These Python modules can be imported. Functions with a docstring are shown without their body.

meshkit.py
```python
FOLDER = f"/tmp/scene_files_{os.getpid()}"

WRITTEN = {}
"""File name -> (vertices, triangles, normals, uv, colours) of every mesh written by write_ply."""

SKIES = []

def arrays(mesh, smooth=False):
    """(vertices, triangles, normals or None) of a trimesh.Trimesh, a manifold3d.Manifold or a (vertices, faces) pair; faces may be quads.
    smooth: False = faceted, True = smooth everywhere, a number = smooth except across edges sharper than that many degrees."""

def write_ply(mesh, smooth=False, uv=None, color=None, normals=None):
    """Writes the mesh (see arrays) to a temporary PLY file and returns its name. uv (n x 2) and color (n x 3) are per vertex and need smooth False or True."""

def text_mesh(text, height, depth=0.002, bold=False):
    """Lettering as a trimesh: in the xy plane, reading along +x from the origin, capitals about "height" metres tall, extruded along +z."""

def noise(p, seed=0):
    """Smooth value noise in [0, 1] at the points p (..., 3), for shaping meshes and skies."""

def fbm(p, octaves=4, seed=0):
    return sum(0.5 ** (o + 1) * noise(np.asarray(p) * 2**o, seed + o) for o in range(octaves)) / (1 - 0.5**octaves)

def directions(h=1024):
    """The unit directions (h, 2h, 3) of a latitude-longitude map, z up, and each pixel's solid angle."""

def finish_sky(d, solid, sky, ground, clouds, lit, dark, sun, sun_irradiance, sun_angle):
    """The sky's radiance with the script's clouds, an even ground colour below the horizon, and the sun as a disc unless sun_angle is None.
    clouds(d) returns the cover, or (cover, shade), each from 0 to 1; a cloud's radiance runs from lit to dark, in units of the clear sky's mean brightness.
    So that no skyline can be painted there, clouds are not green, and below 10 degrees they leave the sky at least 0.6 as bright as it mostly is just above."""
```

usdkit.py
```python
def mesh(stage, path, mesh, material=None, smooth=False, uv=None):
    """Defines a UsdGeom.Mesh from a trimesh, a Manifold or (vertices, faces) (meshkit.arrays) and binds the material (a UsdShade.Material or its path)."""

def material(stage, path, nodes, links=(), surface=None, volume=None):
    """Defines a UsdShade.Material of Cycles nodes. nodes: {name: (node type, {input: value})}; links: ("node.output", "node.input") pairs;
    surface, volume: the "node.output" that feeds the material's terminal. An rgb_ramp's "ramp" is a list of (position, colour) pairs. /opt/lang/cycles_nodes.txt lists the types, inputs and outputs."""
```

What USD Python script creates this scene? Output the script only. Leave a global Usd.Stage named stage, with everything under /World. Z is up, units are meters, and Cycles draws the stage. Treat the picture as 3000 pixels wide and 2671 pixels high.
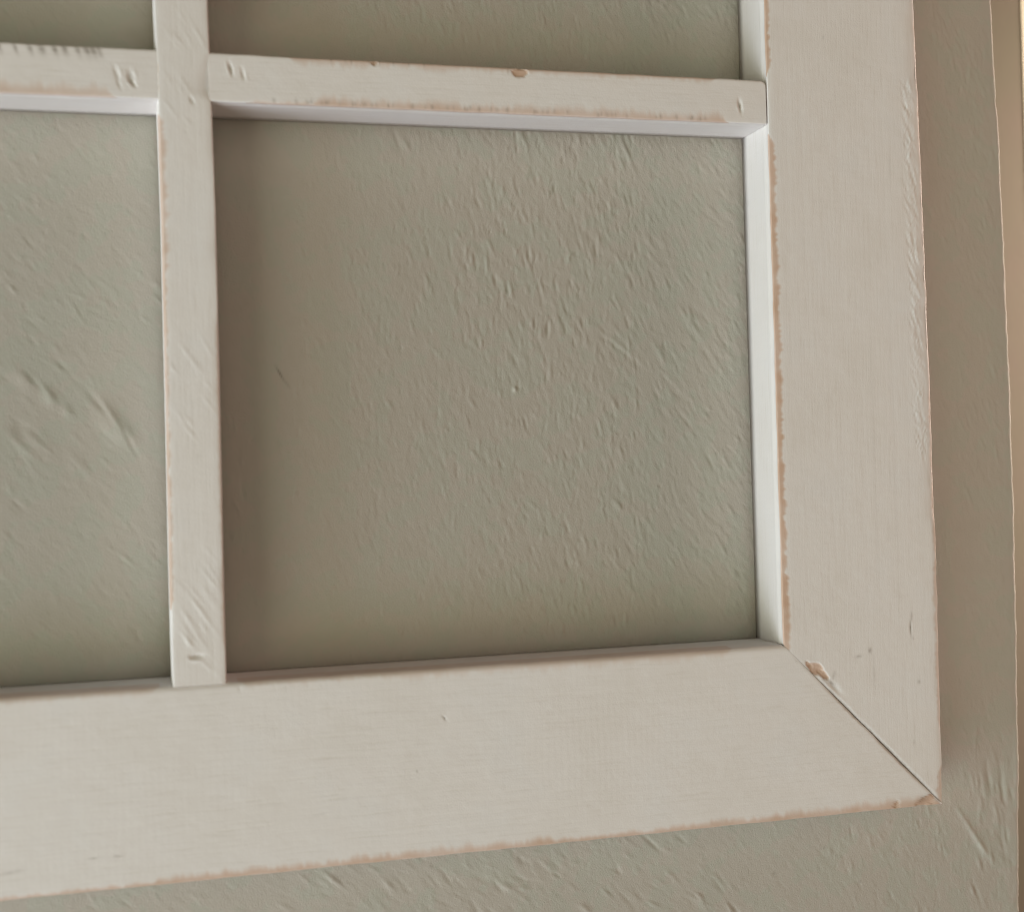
import math
import numpy as np
import usdkit
from meshkit import noise, fbm
from pxr import Usd, UsdGeom, UsdLux, UsdShade, Gf, Sdf, Vt

stage = Usd.Stage.CreateInMemory()
UsdGeom.SetStageUpAxis(stage, UsdGeom.Tokens.z)
UsdGeom.SetStageMetersPerUnit(stage, 1.0)
UsdGeom.Xform.Define(stage, '/World')
UsdGeom.Scope.Define(stage, '/World/Looks')
rng = np.random.default_rng(7)

# ------------------------------------------------------------------ camera
DIST, YAW, PITCH, ROLL = 0.5218, 0.2668, 0.00824, -0.02822
fw = np.array([math.sin(YAW) * math.cos(PITCH), math.cos(YAW) * math.cos(PITCH), math.sin(PITCH)])
r0 = np.cross(fw, [0, 0, 1.0]); r0 /= np.linalg.norm(r0)
u0 = np.cross(r0, fw)
rt = r0 * math.cos(ROLL) + u0 * math.sin(ROLL)
up = -r0 * math.sin(ROLL) + u0 * math.cos(ROLL)
cam = UsdGeom.Camera.Define(stage, '/World/camera')
cam.AddTransformOp().Set(Gf.Matrix4d(*rt, 0, *up, 0, *(-fw), 0, 0, -DIST, 0, 1))
cam.CreateHorizontalApertureAttr(36.0)
cam.CreateVerticalApertureAttr(36.0 * 911 / 1024)
cam.CreateFocalLengthAttr(36.0 * 1.35)
cam.CreateFStopAttr(7.0)
cam.CreateFocusDistanceAttr(0.585)
cam.CreateClippingRangeAttr(Gf.Vec2f(0.01, 50))
cam.CreateExposureAttr(0.08)


# ------------------------------------------------------------------ lamps
def rect(name, loc, aim, w, h, power, color):
    l = UsdLux.RectLight.Define(stage, '/World/' + name)
    d = np.asarray(aim, float) - np.asarray(loc, float)
    z = -d / np.linalg.norm(d)
    x = np.cross([0, 0, 1.0], z)
    x = x / np.linalg.norm(x) if np.linalg.norm(x) > 1e-6 else np.array([1.0, 0, 0])
    y = np.cross(z, x)
    l.AddTransformOp().Set(Gf.Matrix4d(*x, 0, *y, 0, *z, 0, *loc, 1))
    l.CreateWidthAttr(w); l.CreateHeightAttr(h)
    l.CreateIntensityAttr(power); l.CreateColorAttr(Gf.Vec3f(*color))
    return l


# the near window to the left and below, the room's other windows, the warm lamp past the corner at the right and the room itself
rect('window_light', (-1.6, -0.45, -0.55), (0.1, 0, 0), 0.9, 1.2, 1.0, (4.55, 5.3, 5.2))
rect('garden_door_light', (-1.6, -1.1, -1.5), (0.1, 0, 0), 1.6, 1.4, 1.0, (2.45, 2.4, 2.95))
rect('far_window_light', (-2.2, -2.6, -1.0), (-1.0, -2.6, -1.0), 2.4, 2.4, 1.0, (2.18, 2.14, 1.3))
rect('lamp_light', (1.2, -0.3, 0.2), (0.3, 0, 0), 0.5, 0.8, 1.0, (1.95, 1.1, 0.85))
rect('room_light', (0.1, -3.0, 0.0), (0.1, 0, 0), 5.0, 4.0, 1.0, (0.498, 0.462, 0.348))
rect('hallway_light', (0.70, 0.086, 0.06), (0.44, 0.15, 0.0), 0.07, 0.4, 1.0, (33.0, 29.0, 25.0))


# ------------------------------------------------------------------ materials
def look(name, nodes, links, surface='p.BSDF'):
    return usdkit.material(stage, '/World/Looks/' + name, nodes, links, surface=surface)


def paint(name, along):
    g = {'x': (0.06, 1, 1), 'z': (1, 1, 0.06)}[along]
    return look(name, {
        'geo': ('geometry', {}),
        'map': ('mapping', {'scale': g}),
        'grain': ('noise_texture', {'scale': 900.0, 'detail': 4.0, 'roughness': 0.6}),
        'grit': ('noise_texture', {'scale': 1500.0, 'detail': 3.0, 'roughness': 0.7}),
        'cloud': ('noise_texture', {'scale': 26.0, 'detail': 4.0, 'roughness': 0.55}),
        'tone': ('rgb_ramp', {'ramp': [(0.3, (0.785, 0.746, 0.738)), (0.5, (0.812, 0.775, 0.776)), (0.7, (0.80, 0.774, 0.785))]}),
        'thin': ('rgb_ramp', {'ramp': [(0.25, (0.93, 0.92, 0.90)), (0.45, (1, 1, 1)), (1.0, (1, 1, 1))]}),
        'coat': ('mix_color', {'blend_type': 'multiply', 'fac': 1.0}),
        'wear': ('attribute', {'attribute': 'wear'}),
        'grime': ('attribute', {'attribute': 'grime'}),
        'bare': ('rgb_ramp', {'ramp': [(0.3, (0.56, 0.375, 0.27)), (0.5, (0.63, 0.44, 0.345)), (0.7, (0.69, 0.53, 0.46))]}),
        'c1': ('mix_color', {'blend_type': 'mix'}),
        'c2': ('mix_color', {'blend_type': 'mix', 'b': (0.17, 0.13, 0.095)}),
        'h': ('mix_float', {'fac': 0.5}),
        'bump': ('bump', {'strength': 0.45, 'distance': 0.0003}),
        'p': ('principled_bsdf', {'roughness': 0.62, 'specular_ior_level': 0.28}),
    }, [('geo.position', 'map.vector'), ('map.vector', 'grain.vector'), ('geo.position', 'grit.vector'), ('geo.position', 'cloud.vector'),
        ('cloud.fac', 'tone.fac'), ('grain.fac', 'thin.fac'), ('tone.color', 'coat.a'), ('thin.color', 'coat.b'),
        ('cloud.fac', 'bare.fac'), ('coat.result', 'c1.a'), ('bare.color', 'c1.b'), ('wear.fac', 'c1.fac'),
        ('c1.result', 'c2.a'), ('grime.fac', 'c2.fac'), ('c2.result', 'p.base_color'),
        ('grain.fac', 'h.a'), ('grit.fac', 'h.b'), ('h.result', 'bump.height'), ('bump.normal', 'p.normal')])


paint_v, paint_h = paint('white_paint_upright', 'z'), paint('white_paint_level', 'x')
plaster = look('grey_plaster', {
    'geo': ('geometry', {}),
    'cloud': ('noise_texture', {'scale': 70.0, 'detail': 6.0, 'roughness': 0.6}),
    'tone': ('rgb_ramp', {'ramp': [(0.34, (0.468, 0.432, 0.390)), (0.48, (0.480, 0.440, 0.401)), (0.54, (0.458, 0.444, 0.397)), (0.7, (0.470, 0.442, 0.403))]}),
    'grit': ('noise_texture', {'scale': 1300.0, 'detail': 3.0, 'roughness': 0.7}),
    'bump': ('bump', {'strength': 0.55, 'distance': 0.00035}),
    'grime': ('attribute', {'attribute': 'grime'}),
    'c': ('mix_color', {'blend_type': 'mix', 'b': (0.14, 0.12, 0.10)}),
    'chalk': ('attribute', {'attribute': 'chalk'}),
    'c2': ('mix_color', {'blend_type': 'mix', 'b': (0.72, 0.71, 0.68)}),
    'p': ('principled_bsdf', {'roughness': 0.8, 'specular_ior_level': 0.2}),
}, [('geo.position', 'cloud.vector'), ('geo.position', 'grit.vector'), ('cloud.fac', 'tone.fac'), ('tone.color', 'c.a'), ('grime.fac', 'c.fac'),
    ('c.result', 'c2.a'), ('chalk.fac', 'c2.fac'), ('c2.result', 'p.base_color'),
    ('grit.fac', 'bump.height'), ('bump.normal', 'p.normal')])
hall_paint = look('tan_hallway_paint', {
    'geo': ('geometry', {}),
    'cloud': ('noise_texture', {'scale': 14.0, 'detail': 4.0}),
    'tone': ('rgb_ramp', {'ramp': [(0.35, (0.19, 0.168, 0.125)), (0.65, (0.20, 0.163, 0.13))]}),
    'p': ('principled_bsdf', {'roughness': 0.8, 'specular_ior_level': 0.2}),
}, [('geo.position', 'cloud.vector'), ('cloud.fac', 'tone.fac'), ('tone.color', 'p.base_color')])
trim_paint = look('cream_trim_paint', {'p': ('principled_bsdf', {'base_color': (0.78, 0.72, 0.58), 'roughness': 0.5})}, [])


# ------------------------------------------------------------------ helpers
def tag(prim, **kw):
    p = prim.GetPrim()
    for k, v in kw.items():
        p.SetCustomDataByKey(k, v)
    return prim


def primvar(m, name, a):
    UsdGeom.PrimvarsAPI(m).CreatePrimvar(name, Sdf.ValueTypeNames.FloatArray, 'vertex').Set(Vt.FloatArray.FromNumpy(np.clip(a, 0, 1).astype(np.float32).ravel()))


def grid_faces(n, m, wrap=False):
    i, j = np.meshgrid(np.arange(n - 1), np.arange(m if wrap else m - 1), indexing='ij')
    a = i * m + j; b = i * m + (j + 1) % m
    return np.stack([a, b, b + m, a + m], -1).reshape(-1, 4)


def smooth(x, a, b):
    t = np.clip((x - a) / (b - a), 0, 1)
    return t * t * (3 - 2 * t)


def spans(s, items):
    """a width along s from (start, end, width) spans with soft ends"""
    out = np.zeros_like(s)
    for a, b, w in items:
        e = min(0.006, (b - a) / 3)
        out = np.maximum(out, w * smooth(s, a, a + e) * (1 - smooth(s, b - e, b)))
    return out


def gauss(X, Z, x, z, ang, ln, wd):
    """an elongated dot; ang in degrees from the x axis, sizes are half lengths"""
    c, s = math.cos(math.radians(ang)), math.sin(math.radians(ang))
    dx, dz = X - x, Z - z
    a, b = (dx * c + dz * s) / ln, (-dx * s + dz * c) / wd
    return np.exp(-(a * a + b * b) * 1.4)


def steps(lo, hi, near_lo, near_hi, fine, coarse):
    """coordinates from lo to hi, fine between near_lo and near_hi"""
    pts = [np.arange(lo, near_lo, coarse), np.arange(max(lo, near_lo), min(hi, near_hi), fine), np.arange(near_hi, hi, coarse), [hi]]
    return np.unique(np.round(np.concatenate(pts), 7))


DEPTH = 0.0268          # the wall behind the front of the frame
ML, MR = 0.01127, 0.03127
SI, SO = 0.25623, 0.32843
TOP, BOT = 0.15778, 0.13822
RI, RO = -0.0761, -0.14866


def member(name, along, lo, hi, c0, c1, material, ends=None, dents=(), ridges=(), grime=(), chips=(), wear_low=(), wear_high=(),
           side_low=0.0, side_high=0.0, soft_low=(), soft_high=(), low_soft=0.0005, high_soft=0.0005, shift=None, seed=0, saw=0.0, chatter=0.0,
           corner=None, label=None, amt_low=1.0, amt_high=1.0, sunk=0.0, mitre=(), blur=0.7, round_low=0.0008, round_high=0.0008):
    """A timber with a front face at y = 0 and its back against the wall. along: the axis it runs in; c0, c1: its two edges across.
    low = the edge at c0, high = the edge at c1."""
    w = c1 - c0
    near = (-0.24, 0.22) if along == 'z' else (-0.075, 0.36)
    s = steps(lo, hi, near[0], near[1], 0.0006, 0.006)
    n = len(s)
    arc = np.radians(np.linspace(0, 90, 8))
    sides = np.array([0.0255, 0.020, 0.014, 0.009, 0.006, 0.0045, 0.0035, 0.0027, 0.002, 0.0014, 0.001])
    rl, rh = round_low, round_high
    sl_, sh_ = sides[sides > rl + 0.0002], sides[sides > rh + 0.0002][::-1]
    front = np.linspace(rl, w - rh, max(8, int(w / 0.0006)))
    pu = np.concatenate([0 * sl_, rl - rl * np.cos(arc), front[1:-1], w - rh + rh * np.sin(arc), w + 0 * sh_])
    pv = np.concatenate([sl_, rl - rl * np.sin(arc), 0 * front[1:-1], rh - rh * np.cos(arc), sh_])
    nu = np.concatenate([-1 + 0 * sl_, -np.cos(arc), 0 * front[1:-1], np.sin(arc), 1 + 0 * sh_])
    nv = np.concatenate([0 * sl_, -np.sin(arc), -1 + 0 * front[1:-1], -np.cos(arc), 0 * sh_])
    m = len(pu)
    k = (s - lo) / (hi - lo)
    a, b = ends(pu) if ends else (np.full(m, lo), np.full(m, hi))
    S = a[None] + (b - a)[None] * k[:, None]
    if ends:                                     # keep the even spacing in the middle, shear only near the ends
        S = s[:, None] + (a - lo)[None] * (1 - smooth(k, 0, 0.3))[:, None] + (b - hi)[None] * smooth(k, 0.7, 1)[:, None]
    U = np.repeat(pu[None], n, 0); V = np.repeat(pv[None], n, 0)
    A = c0 + U
    X, Z = (S, A) if along == 'x' else (A, S)
    P3 = np.stack([X, V, Z], -1)
    is_front = (np.abs(nv) > 0.05)[None]
    dl = np.where((pv > rl) & (pu < w / 2), -(pv - rl), pu)[None] + 0 * U        # distance from the low edge, negative on its side
    dh = np.where((pv > rh) & (pu >= w / 2), -(pv - rh), w - pu)[None] + 0 * U
    on_low, on_high = (pu < w / 2)[None], (pu >= w / 2)[None]
    # relief of the front
    D = (fbm(P3 * 160 + seed, 3, seed) - 0.5) * 0.00012
    streak = P3 * (np.array([9, 1, 420]) if along == 'x' else np.array([420, 1, 9]))
    D += (noise(streak, seed + 3) - 0.5) * 0.00004
    if chatter:                                   # faint marks of the planer across the timber
        D += chatter * np.sin(S * 2 * math.pi / 0.0026 + 3 * noise(P3 * 60, seed + 9)) * noise(P3 * 35, seed + 8)
    for x, z, ang, ln, wd, depth in dents:
        D -= depth * gauss(X, Z, x, z, ang, ln, wd)
    for x, z, ang, ln, wd, hgt in ridges:
        D += hgt * gauss(X, Z, x, z, ang, ln, wd)
    ragged = 0.55 + 0.9 * fbm(np.stack([S * 260, A * 60, 0 * S], -1) + seed, 3, seed + 5)
    ticks = noise(np.stack([S * 900, 0 * S, 0 * S], -1), seed + 6)
    wl = spans(S, wear_low) * (ragged + 0.35 * (ticks - 0.5))
    wh = spans(S, wear_high) * (ragged + 0.35 * (ticks - 0.5))
    sl = (low_soft + spans(S, soft_low)) * (0.7 + 0.6 * noise(np.stack([S * 130, 0 * S, 0 * S], -1), seed + 11))
    sh = (high_soft + spans(S, soft_high)) * (0.7 + 0.6 * noise(np.stack([S * 130, 0 * S, 0 * S], -1), seed + 12))
    D -= np.where(on_low, sl * np.exp(-np.maximum(dl, 0) / (sl * 1.8 + 1e-6)) * (dl > -0.002), 0)
    D -= np.where(on_high, sh * np.exp(-np.maximum(dh, 0) / (sh * 1.8 + 1e-6)) * (dh > -0.002), 0)
    wear = np.where(on_low & (wl > 0.0002), 1 - smooth(dl, wl * (1 - blur), wl * (1 + 0.6 * blur) + 0.0001), 0) * (dl > -side_low - 1e-6) * amt_low
    wear = np.maximum(wear, np.where(on_high & (wh > 0.0002), 1 - smooth(dh, wh * (1 - blur), wh * (1 + 0.6 * blur) + 0.0001), 0) * (dh > -side_high - 1e-6) * amt_high)
    wear = wear * (0.74 + 0.42 * fbm(P3 * 240, 3, seed + 15))
    for x, z, ang, ln, wd in chips:
        g = gauss(X, Z, x, z, ang, ln * 1.3, wd * 1.3) + 0.25 * (fbm(P3 * 700, 2, seed + 4) - 0.5)
        c = smooth(g, 0.42, 0.55)
        wear = np.maximum(wear, 0.95 * c); D -= 0.0004 * c
    D -= 0.00012 * wear * is_front + sunk
    G = np.zeros_like(D)
    for edge, hit in mitre:                       # the open joint: a shallow furrow along the slanting end
        dm = np.abs(S - edge(U)) * 0.707 + (fbm(np.stack([U * 900, S * 900, 0 * U], -1), 2, 9) - 0.5) * 0.0005
        am = smooth(U / w if hit else 1 - U / w, -0.1, 0.5) * (0.45 + 0.75 * np.clip(fbm(np.stack([U * 150, 0 * U, 0 * U], -1), 3, 4) * 2.4 - 0.7, 0, 1))
        D -= 0.0005 * am * np.exp(-(dm / 0.0005) ** 2) * is_front
        G = np.maximum(G, 0.5 * am * np.exp(-(dm / 0.00055) ** 2) * is_front)
    for x, z, ang, ln, wd, amt in grime:
        G = np.maximum(G, amt * gauss(X, Z, x, z, ang, ln, wd) * (0.5 + fbm(P3 * 800, 2, seed + 2)))
    if saw:
        G = np.maximum(G, saw * smooth(fbm(streak * np.array([0.25, 1, 1]) if along == 'x' else streak * np.array([1, 1, 0.25]), 3, seed + 21), 0.68, 0.85) * is_front)
    G = G * is_front
    A = A + D * nu[None]
    V = V + D * nv[None]
    if shift:
        A = A + shift(S, U / w)
    if corner:                                    # a rounded front corner of one end: (end, radius)
        at, rad = corner
        q = np.maximum(0, rad - np.abs(S - at)) / rad
        A = np.where(on_high, A - rad * (1 - np.sqrt(np.clip(1 - q * q, 0, 1))) * smooth(U, w * 0.5, w), A)
    X, Z = (S, A) if along == 'x' else (A, S)
    v = np.stack([X, V, Z], -1).reshape(-1, 3)
    f = grid_faces(n, m, wrap=True)
    if along == 'x':
        f = f[:, ::-1]
    # end caps with vertices of their own
    e0, e1 = v[:m], v[(n - 1) * m:]
    base = len(v)
    v = np.vstack([v, e0, e0.mean(0), e1, e1.mean(0)])
    i = np.arange(m); j = (i + 1) % m
    cap0 = np.stack([base + i, np.full(m, base + m), base + j], -1)
    cap1 = np.stack([base + m + 1 + i, base + m + 1 + j, np.full(m, base + 2 * m + 1)], -1)
    if along == 'x':
        cap0, cap1 = cap0[:, ::-1], cap1[:, ::-1]
    tri = np.vstack([f[:, [0, 1, 2]], f[:, [0, 2, 3]], cap0, cap1])[:, ::-1]
    prim = usdkit.mesh(stage, '/World/window_frame/' + name, (v, tri), material, smooth=True)
    pad = lambda q: np.concatenate([q.ravel(), q[0], [0], q[-1], [0]])
    primvar(prim, 'wear', pad(wear)); primvar(prim, 'grime', pad(G))
    if label:
        tag(prim, label=label)
    return prim


# ------------------------------------------------------------------ the wall
CORNER, CR = 0.3873, 0.0020
wx = np.concatenate([steps(-0.9, CORNER - CR, -0.065, CORNER, 0.0006, 0.03)])
arc = np.radians(np.linspace(0, 90, 8))[1:]
back = np.array([0.002, 0.006, 0.015, 0.04, 0.08, 0.12])
wz = steps(-0.9, 0.9, -0.215, 0.2, 0.0006, 0.03)
cX = np.concatenate([wx, CORNER - CR + CR * np.sin(arc), np.full(len(back), CORNER)])
cY = np.concatenate([np.full(len(wx), DEPTH), DEPTH + CR - CR * np.cos(arc), DEPTH + CR + back])
nX = np.concatenate([np.zeros(len(wx)), np.sin(arc), np.ones(len(back))])
nY = np.concatenate([-np.ones(len(wx)), -np.cos(arc), np.zeros(len(back))])
q0, q1 = np.searchsorted(wx, -0.0652), len(wx)
k0, k1 = np.searchsorted(wz, -0.2152), np.searchsorted(wz, 0.2002)
gx, gz = wx[q0:q1], wz[k0:k1]
Hh = np.zeros((len(gz), len(gx)))


def stroke(x, z, ang, ln, wd, h):
    """a mark of the trowel or brush; ang in degrees from straight down, leaning to the right"""
    R = max(ln, wd) * 1.5
    i0, i1 = np.searchsorted(gx, x - R), np.searchsorted(gx, x + R)
    j0, j1 = np.searchsorted(gz, z - R), np.searchsorted(gz, z + R)
    if i1 - i0 < 2 or j1 - j0 < 2:
        return
    Hh[j0:j1, i0:i1] += h * gauss(gx[i0:i1][None], gz[j0:j1][:, None], x, z, ang - 90, ln, wd)


def lean(x, z):
    a = 13.0
    if x < 0.02:
        a = 42.0
    elif x > 0.19:
        a = 13 + 22 * min(1, (x - 0.19) / 0.05)
    if z < -0.14:
        a = 50.0 if x < 0.28 else 24.0
    if x > 0.33:
        a = 18.0
    return a


for _ in range(62000):
    x, z = rng.uniform(-0.06, CORNER - 0.002), rng.uniform(-0.21, 0.2)
    dens = 0.35 + 0.65 * min(1, max(0, (x - 0.06) / 0.05)) if x > 0.02 and z > RI else 0.55
    if rng.random() > dens:
        continue
    size = rng.random() ** 2
    patch = float(fbm(np.array([x * 26, z * 26, 3.0]), 3, 4))
    much = 0.6 + 1.3 * max(0.0, patch - 0.36) + (0.5 * min(1, max(0, (x - 0.08) / 0.09)) if x < 0.256 and z > RI else 0.0)
    stroke(x, z, lean(x, z) + rng.normal(0, 10), 0.0009 + 0.0028 * size, 0.00036 + 0.00034 * rng.random(), rng.normal(0, 1) * (0.00007 + 0.00006 * size) * much)
# the marks one can single out
for x, z, ang, ln, wd, h in [
    (-0.0125, 0.0285, 38, 0.0075, 0.0011, -0.00035), (-0.0075, 0.0235, 33, 0.0075, 0.0012, 0.00030), (-0.0015, 0.014, 26, 0.0075, 0.0009, -0.00032), (-0.009, 0.018, 35, 0.006, 0.002, 0.0002),
    (-0.031, 0.0335, 35, 0.005, 0.0010, 0.00022), (-0.0365, 0.0385, 40, 0.006, 0.0010, -0.0002), (-0.040, 0.0125, 45, 0.008, 0.0014, 0.00022), (-0.034, 0.016, 42, 0.006, 0.0012, -0.0002),
    (-0.007, 0.0215, 35, 0.0095, 0.0040, 0.00055), (-0.003, 0.0165, 40, 0.005, 0.003, 0.0003), (-0.039, 0.0385, 40, 0.005, 0.0032, 0.0004), (-0.030, 0.031, 35, 0.0045, 0.0026, 0.0004), (-0.034, 0.0145, 45, 0.006, 0.003, 0.0003), (-0.024, 0.026, 30, 0.003, 0.0018, 0.0003), (-0.041, 0.020, 30, 0.004, 0.003, -0.0003), (-0.020, 0.006, 42, 0.006, 0.0016, 0.00018), (-0.026, 0.044, 40, 0.004, 0.001, -0.00018), 
    (0.1520, 0.0322, 25, 0.0011, 0.0009, 0.00038), (0.1534, 0.0326, 25, 0.0012, 0.0009, -0.00032), (0.1452, 0.0015, 32, 0.0022, 0.0007, -0.0003), (0.1442, 0.0018, 28, 0.0022, 0.0007, 0.00018),
    (0.1055, 0.1335, 18, 0.006, 0.0009, -0.00026), (0.1095, 0.131, 30, 0.004, 0.0008, 0.0002), (0.203, 0.1335, 22, 0.009, 0.0008, 0.00022), (0.205, 0.133, 22, 0.009, 0.0008, -0.0002),
    (0.197, 0.0505, 52, 0.013, 0.0011, 0.00022), (0.199, 0.0478, 52, 0.012, 0.001, -0.0002), (0.2195, 0.036, 42, 0.010, 0.0011, 0.0002), (0.2215, 0.033, 42, 0.010, 0.001, -0.0002),
    (0.232, 0.058, 35, 0.012, 0.001, 0.0002), (0.236, 0.048, 35, 0.012, 0.001, -0.0002), (0.240, 0.092, 28, 0.010, 0.001, 0.0002), (0.243, 0.086, 30, 0.010, 0.001, -0.00018),
    (0.361, -0.168, 36, 0.014, 0.0011, 0.00034), (0.367, -0.177, 38, 0.008, 0.0014, 0.00032), (0.371, -0.146, 14, 0.006, 0.0012, -0.0003), (0.3685, -0.150, 12, 0.008, 0.0012, 0.0002),
    (0.378, -0.151, 8, 0.012, 0.0012, -0.0003), (0.3755, -0.165, 14, 0.010, 0.0011, 0.00025), (0.378, -0.175, 12, 0.009, 0.0011, -0.00028), (0.364, -0.196, 25, 0.004, 0.0008, -0.0003)]:
    stroke(x, z, ang, ln, wd, h * 1.5)
for _ in range(190):                                  # coarse drag marks under the rail
    x = rng.uniform(0.05, 0.245)
    z = rng.uniform(-0.205, -0.145)
    stroke(x, z, 48 + rng.normal(0, 10), rng.uniform(0.0018, 0.0055), rng.uniform(0.0005, 0.0011), rng.normal(0, 1) * 0.00026)
for _ in range(120):                                  # and at the right of the pane
    x = rng.uniform(0.19, 0.254)
    z = rng.uniform(-0.05, 0.13)
    stroke(x, z, 30 + rng.normal(0, 8), rng.uniform(0.0025, 0.006), rng.uniform(0.0005, 0.0009), rng.normal(0, 1) * 0.00020)
for _ in range(60):                                   # and along the outside corner
    x = rng.uniform(0.362, 0.384)
    z = rng.uniform(-0.205, -0.12)
    stroke(x, z, 15 + rng.normal(0, 8), rng.uniform(0.002, 0.005), rng.uniform(0.0006, 0.001), rng.normal(0, 1) * 0.0002)
H = np.zeros((len(wz), len(cX)))
H[k0:k1, q0:q1] = Hh
Zg, Xg = np.meshgrid(wz, cX, indexing='ij')
Yg = np.repeat(cY[None], len(wz), 0)
H += (fbm(np.stack([Xg * 22, Zg * 22, Yg * 0], -1), 3, 2) - 0.5) * 0.0007 * (1 - smooth(Xg, CORNER - 0.006, CORNER))
# the plasterer's bead at the corner is not quite even
H += ((noise(np.stack([Zg * 230, Xg * 0, Yg * 0], -1), 5) - 0.5) * 0.00035 + (noise(np.stack([Zg * 42, Xg * 0, Yg * 0], -1), 6) - 0.5) * 0.0005) * smooth(Xg, CORNER - 0.004, CORNER)
H = np.where(np.abs(Xg - 0.02) < 0.9, H, 0)
Xw = Xg + H * nX[None] - 0.0915 * np.minimum(Zg ** 2, 0.06) * smooth(Xg, 0.31, 0.375)
Yw = Yg + H * nY[None]
fw4 = grid_faces(len(wz), len(cX))
wall = usdkit.mesh(stage, '/World/wall', (np.stack([Xw, Yw, Zg], -1).reshape(-1, 3), np.vstack([fw4[:, [0, 1, 2]], fw4[:, [0, 2, 3]]])), plaster, smooth=True)
gr = 0.75 * gauss(Xg, Zg, 0.0562, 0.0394, -62, 0.0035, 0.00042)
gr = np.maximum(gr, 0.35 * gauss(Xg, Zg, 0.0588, 0.0355, -58, 0.0025, 0.0004))
for x, z in [(0.286, -0.1695), (0.262, -0.178), (0.303, -0.186)]:
    gr = np.maximum(gr, 0.3 * gauss(Xg, Zg, x, z, 40, 0.0009, 0.0006))
primvar(wall, 'grime', gr)
ch = 0.85 * gauss(Xg, Zg, 0.1516, 0.0317, -65, 0.0012, 0.0005)
ch = np.maximum(ch, 0.22 * gauss(Xg, Zg, 0.3665, -0.1765, -50, 0.008, 0.0013) * (0.4 + fbm(np.stack([Xg * 500, Zg * 500, 0 * Xg], -1), 2, 3)))
primvar(wall, 'chalk', ch)
tag(wall, kind='structure', label='grey brushed plaster wall with an outside corner behind the white frame')


def plain_box(path, lo, hi, material):
    x0, y0, z0 = lo; x1, y1, z1 = hi
    v = np.array([(x, y, z) for z in (z0, z1) for y in (y0, y1) for x in (x0, x1)])
    f = np.array([(0, 2, 3, 1), (4, 5, 7, 6), (0, 1, 5, 4), (2, 6, 7, 3), (0, 4, 6, 2), (1, 3, 7, 5)])
    return usdkit.mesh(stage, path, (v, f), material)


tag(plain_box('/World/hallway_wall', (0.389, 0.15, -0.9), (1.3, 0.2, 0.9), hall_paint), kind='structure', label='narrow strip of tan wall set back beyond the outside corner')

# ------------------------------------------------------------------ the frame
frame = UsdGeom.Xform.Define(stage, '/World/window_frame')
tag(frame, label='white distressed wooden window pane frame hung on the grey plaster wall', category='window frame', kind='thing')


def stile_ends(pu):
    return RI + (RO - RI) * pu / (SO - SI) , 0.372 + 0.0726 * pu / (SO - SI)


def rail_ends(pu):                                  # pu runs upward from the outer edge
    t = pu / (RI - RO)                              # 0 at the outside, 1 at the inside
    gap = 0.00004 + 0 * t
    return -0.2859 + 0.0722 * t, SO - (SO - SI) * t - gap


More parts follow.
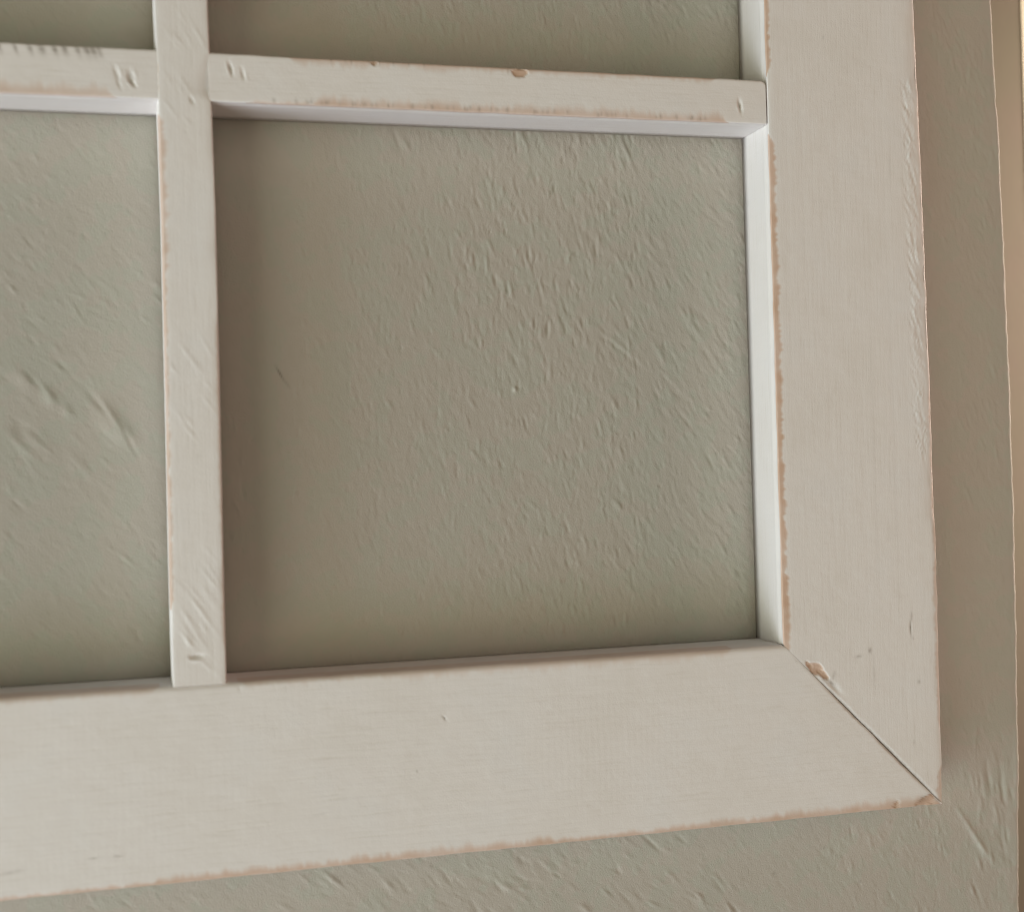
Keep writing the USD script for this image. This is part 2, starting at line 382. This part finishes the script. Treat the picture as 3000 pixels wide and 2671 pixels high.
stile = member(
    'stile', 'z', RO, 0.4446, SI, SO, paint_v, ends=stile_ends, seed=11, blur=0.3, chatter=0.000006, saw=0.06, amt_high=0.55,
    mitre=[(lambda u: RI + (RO - RI) * u / (SO - SI), True)],
    wear_low=[(-0.088, 0.136, 0.0030), (0.158, 0.2, 0.0020)],
    wear_high=[(-0.150, -0.13, 0.0028), (-0.118, -0.04, 0.0022), (-0.06, 0.03, 0.0018), (0.02, 0.19, 0.0011)],
    soft_high=[(-0.03, 0.2, 0.0006)], high_soft=0.0007,
    dents=[(0.3146, -0.0725, 92, 0.003, 0.00035, 0.00025), (0.279, -0.0955, -45, 0.004, 0.0014, 0.0005), (0.2705, -0.0878, -40, 0.0028, 0.0022, 0.0002)] +
          [(0.3195 + 0.0055 * rng.random(), rng.uniform(0.0, 0.16), 108 + rng.normal(0, 8), rng.uniform(0.0015, 0.0045), 0.0003, rng.uniform(0.00015, 0.00035)) for _ in range(110)],
    ridges=[(0.3195 + 0.0055 * rng.random(), rng.uniform(0.0, 0.16), 108 + rng.normal(0, 8), rng.uniform(0.0015, 0.004), 0.0003, rng.uniform(0.0001, 0.0003)) for _ in range(110)],
    grime=[(0.3146, -0.0725, 90, 0.0035, 0.0003, 0.75), (0.3152, -0.068, 90, 0.002, 0.0003, 0.4), (0.2954, -0.081, 80, 0.0013, 0.0008, 0.5), (0.290, -0.0832, 10, 0.0016, 0.0007, 0.38),
           (0.297, -0.090, 90, 0.008, 0.0005, 0.16), (0.3178, -0.0957, 90, 0.001, 0.0007, 0.4), (0.2775, -0.0935, -45, 0.0036, 0.0009, 0.4), (0.2785, -0.0905, 70, 0.0022, 0.0008, 0.3),
           (0.3155, -0.077, 90, 0.0012, 0.0003, 0.5), (0.3149, -0.121, 90, 0.0012, 0.0004, 0.3), (0.2742, -0.092, -45, 0.003, 0.0008, 0.35), (0.283, 0.176, 88, 0.0012, 0.0002, 0.35), (0.3122, 0.122, 90, 0.008, 0.0006, 0.1)],
    chips=[(0.2706, -0.0870, -20, 0.0034, 0.0026), (0.2738, -0.0896, -42, 0.0034, 0.0013), (0.2675, -0.0852, -45, 0.002, 0.001)],
    shift=lambda S, t: (0.0013 - 0.05 * np.minimum((S + 0.03) ** 2, 0.05)) * t)
rail = member(
    'rail', 'x', -0.2859, SO, RO, RI, paint_h, ends=rail_ends, seed=23, chatter=0.000007, saw=0.0, amt_high=0.42, amt_low=0.9,
    mitre=[(lambda u: SO - (SO - SI) * u / (RI - RO), False)],
    wear_low=[(-0.08, 0.01, 0.0018), (0.0, 0.16, 0.0031), (0.14, 0.215, 0.0021), (0.20, 0.30, 0.0032), (0.285, 0.329, 0.0038)], side_low=0.0015,
    wear_high=[(-0.075, 0.008, 0.0024), (0.034, 0.10, 0.0020), (0.085, 0.235, 0.0032)], side_high=0.006,
    high_soft=0.0003, round_high=0.0026, low_soft=0.0004,
    dents=[(0.1127, -0.0956, -55, 0.0013, 0.0004, 0.0003)] +
          [(x, RI - 0.002 - 0.0012 * rng.random(), 70 + rng.normal(0, 20), 0.0012, 0.0005, 0.0001) for x in rng.uniform(0.035, 0.075, 14)],
    grime=[(0.1127, -0.0956, -60, 0.0011, 0.00025, 0.8), (0.1014, -0.1151, -55, 0.0007, 0.00025, 0.7), (-0.0176, -0.1361, 4, 0.0022, 0.0003, 0.4), (-0.0093, -0.1363, 4, 0.0018, 0.0004, 0.35),
           (-0.046, -0.1384, 6, 0.005, 0.0005, 0.3), (0.262, -0.0835, -70, 0.0012, 0.0003, 0.25), (0.064, -0.128, 10, 0.004, 0.0005, 0.1), (0.3195, -0.1455, 30, 0.004, 0.0018, 0.28)],
    chips=[(0.3205, -0.1463, 25, 0.0055, 0.0022), (0.3065, -0.1465, 60, 0.0018, 0.0010)])
mullion = member(
    'mullion', 'z', RI - 0.0006, 0.373, ML, MR, paint_v, seed=37, saw=0.0, sunk=0.0001, blur=0.6, amt_low=0.8, amt_high=0.5,
    wear_low=[(0.072, 0.135, 0.0022), (0.0, 0.08, 0.0013), (-0.05, 0.004, 0.0015), (0.137, 0.156, 0.0007)], side_low=0.004,
    wear_high=[(-0.066, 0.06, 0.0012)], side_high=0.0005, low_soft=0.0004, high_soft=0.0005, soft_high=[(0.138, 0.158, 0.0009)],
    dents=[(0.0238, 0.1388, 118, 0.0017, 0.0004, 0.0006), (0.0203, -0.0662, 2, 0.0026, 0.00075, 0.0011), (0.0212, 0.1275, 125, 0.0012, 0.0003, 0.0002)],
    ridges=[(0.0203, -0.0677, -5, 0.0018, 0.0005, 0.0004), (0.0175, -0.0668, -35, 0.0013, 0.0004, 0.00035)] +
           [(rng.uniform(ML + 0.003, MR - 0.003), z, 124 + rng.normal(0, 4), rng.uniform(0.0018, 0.006), 0.00030, rng.uniform(0.0001, 0.0003)) for z in np.concatenate([rng.uniform(-0.075, -0.04, 20), rng.uniform(-0.05, 0.05, 14), rng.uniform(0.12, 0.19, 12)])] +
           [(0.0235, -0.0515, 124, 0.010, 0.0004, 0.00022), (0.0208, -0.0585, 122, 0.0075, 0.00045, 0.00025), (0.0222, 0.1435, 122, 0.006, 0.0003, 0.00018), (0.0275, 0.1625, 118, 0.007, 0.00035, 0.0002)],
    grime=[(0.0203, -0.0661, 2, 0.0024, 0.0005, 0.4), (0.0239, 0.1387, 118, 0.0014, 0.0003, 0.3)],
    shift=lambda S, t: np.interp(S, [-0.08, -0.04, 0.02, 0.1, 0.14, 0.175, 0.4], [0, 0, 0.0003, 0.0005, 0.0001, -0.0004, 0]))
ticks_top = [(x, TOP - 0.0012, 96, 0.0016, 0.0004, 0.32) for x in (0.076, 0.0815, 0.0835, 0.0905, 0.0918, 0.0945, 0.1, 0.106, 0.112)]
ticks_low = [(x, BOT + 0.0016 + 0.0006 * rng.random(), 90 + rng.normal(0, 8), 0.0012, rng.uniform(0.0003, 0.0009), rng.uniform(0.15, 0.4)) for x in rng.uniform(0.046, 0.235, 60)]
muntin = member(
    'muntin', 'x', MR - 0.001, SI - 0.0003, BOT, TOP, paint_h, seed=51, sunk=0.00035, amt_low=0.75, amt_high=0.7,
    wear_high=[(0.045, 0.066, 0.0007), (0.058, 0.155, 0.0030), (0.145, 0.236, 0.0022)], side_high=0.003,
    wear_low=[(0.042, 0.078, 0.0014), (0.066, 0.24, 0.0036)], side_low=0.0003, low_soft=0.0003, high_soft=0.0003, round_high=0.0018, round_low=0.0012,
    dents=[(0.0383, 0.1513, 102, 0.0024, 0.0006, 0.0009), (0.0428, 0.1497, 98, 0.0023, 0.0006, 0.0005), (0.2443, 0.146, 97, 0.0026, 0.0007, 0.0011)],
    ridges=[(0.0373, 0.151, 102, 0.0024, 0.0004, 0.0003), (0.0439, 0.149, 98, 0.002, 0.0004, 0.0002), (0.2434, 0.1448, 100, 0.0014, 0.00035, 0.0003)],
    grime=ticks_top + ticks_low + [(0.0385, 0.1512, 102, 0.0022, 0.0004, 0.35), (0.2445, 0.146, 98, 0.0018, 0.0003, 0.5), (0.1455, 0.1555, 100, 0.0013, 0.0004, 0.3)],
    chips=[(0.1505, 0.1553, 5, 0.0034, 0.0022), (0.0925, 0.1563, 10, 0.0012, 0.0012)], corner=(SI, 0.0024))
saw_marks = [(x, TOP - 0.0024, 110, 0.0028, w * 1.25, 0.55) for x, w in ((-0.0375, 0.0006), (-0.0325, 0.0008), (-0.0285, 0.0012), (-0.024, 0.0009), (-0.0205, 0.0009), (-0.016, 0.0008), (-0.0128, 0.0011), (-0.0105, 0.0012), (-0.0085, 0.0008), (-0.043, 0.0008))]
muntin_1 = member(
    'muntin_001', 'x', -0.2147, ML + 0.001, BOT, TOP, paint_h, seed=67, sunk=0.00035, amt_low=0.6, amt_high=0.5,
    wear_low=[(-0.075, -0.002, 0.0042)], side_low=0.0003, low_soft=0.0003, high_soft=0.0003, round_high=0.0018, round_low=0.0012, wear_high=[(-0.01, 0.01, 0.0005)],
    dents=[(0.0022, 0.1462, 95, 0.0028, 0.0011, 0.0008), (0.0032, 0.1443, 120, 0.0016, 0.0004, 0.0007), (-0.0026, 0.1475, 105, 0.003, 0.0008, 0.0004), (-0.0018, 0.1435, 110, 0.002, 0.0006, 0.0003)],
    ridges=[(0.0018, 0.1438, 118, 0.0016, 0.0004, 0.0004), (-0.0012, 0.1482, 105, 0.0018, 0.0004, 0.0002), (0.0040, 0.1475, 100, 0.002, 0.0004, 0.0002)],
    grime=saw_marks + [(0.0026, 0.1462, 95, 0.0026, 0.0009, 0.42), (-0.0022, 0.1455, 105, 0.003, 0.0005, 0.12)])
# the rest of the frame, left of and above the picture
member('stile_001', 'z', RO, 0.4446, -0.2859, -0.2137, paint_v, seed=71,
       ends=lambda pu: (RI + (RO - RI) * (1 - pu / 0.0722) , 0.372 + 0.0726 * (1 - pu / 0.0722)))
member('rail_001', 'x', -0.2859, SO, 0.372, 0.4446, paint_h, seed=73,
       ends=lambda pu: (-0.2859 + 0.0722 * (1 - pu / 0.0726), SO - 0.0722 * (1 - pu / 0.0726) - 0.0003))
casing = plain_box('/World/door_casing', (0.4880, 0.1496, -0.9), (0.56, 0.1499, 0.9), trim_paint)
tag(casing, label='pale cream door trim glimpsed at the top right edge beyond the corner', category='door trim', kind='thing')
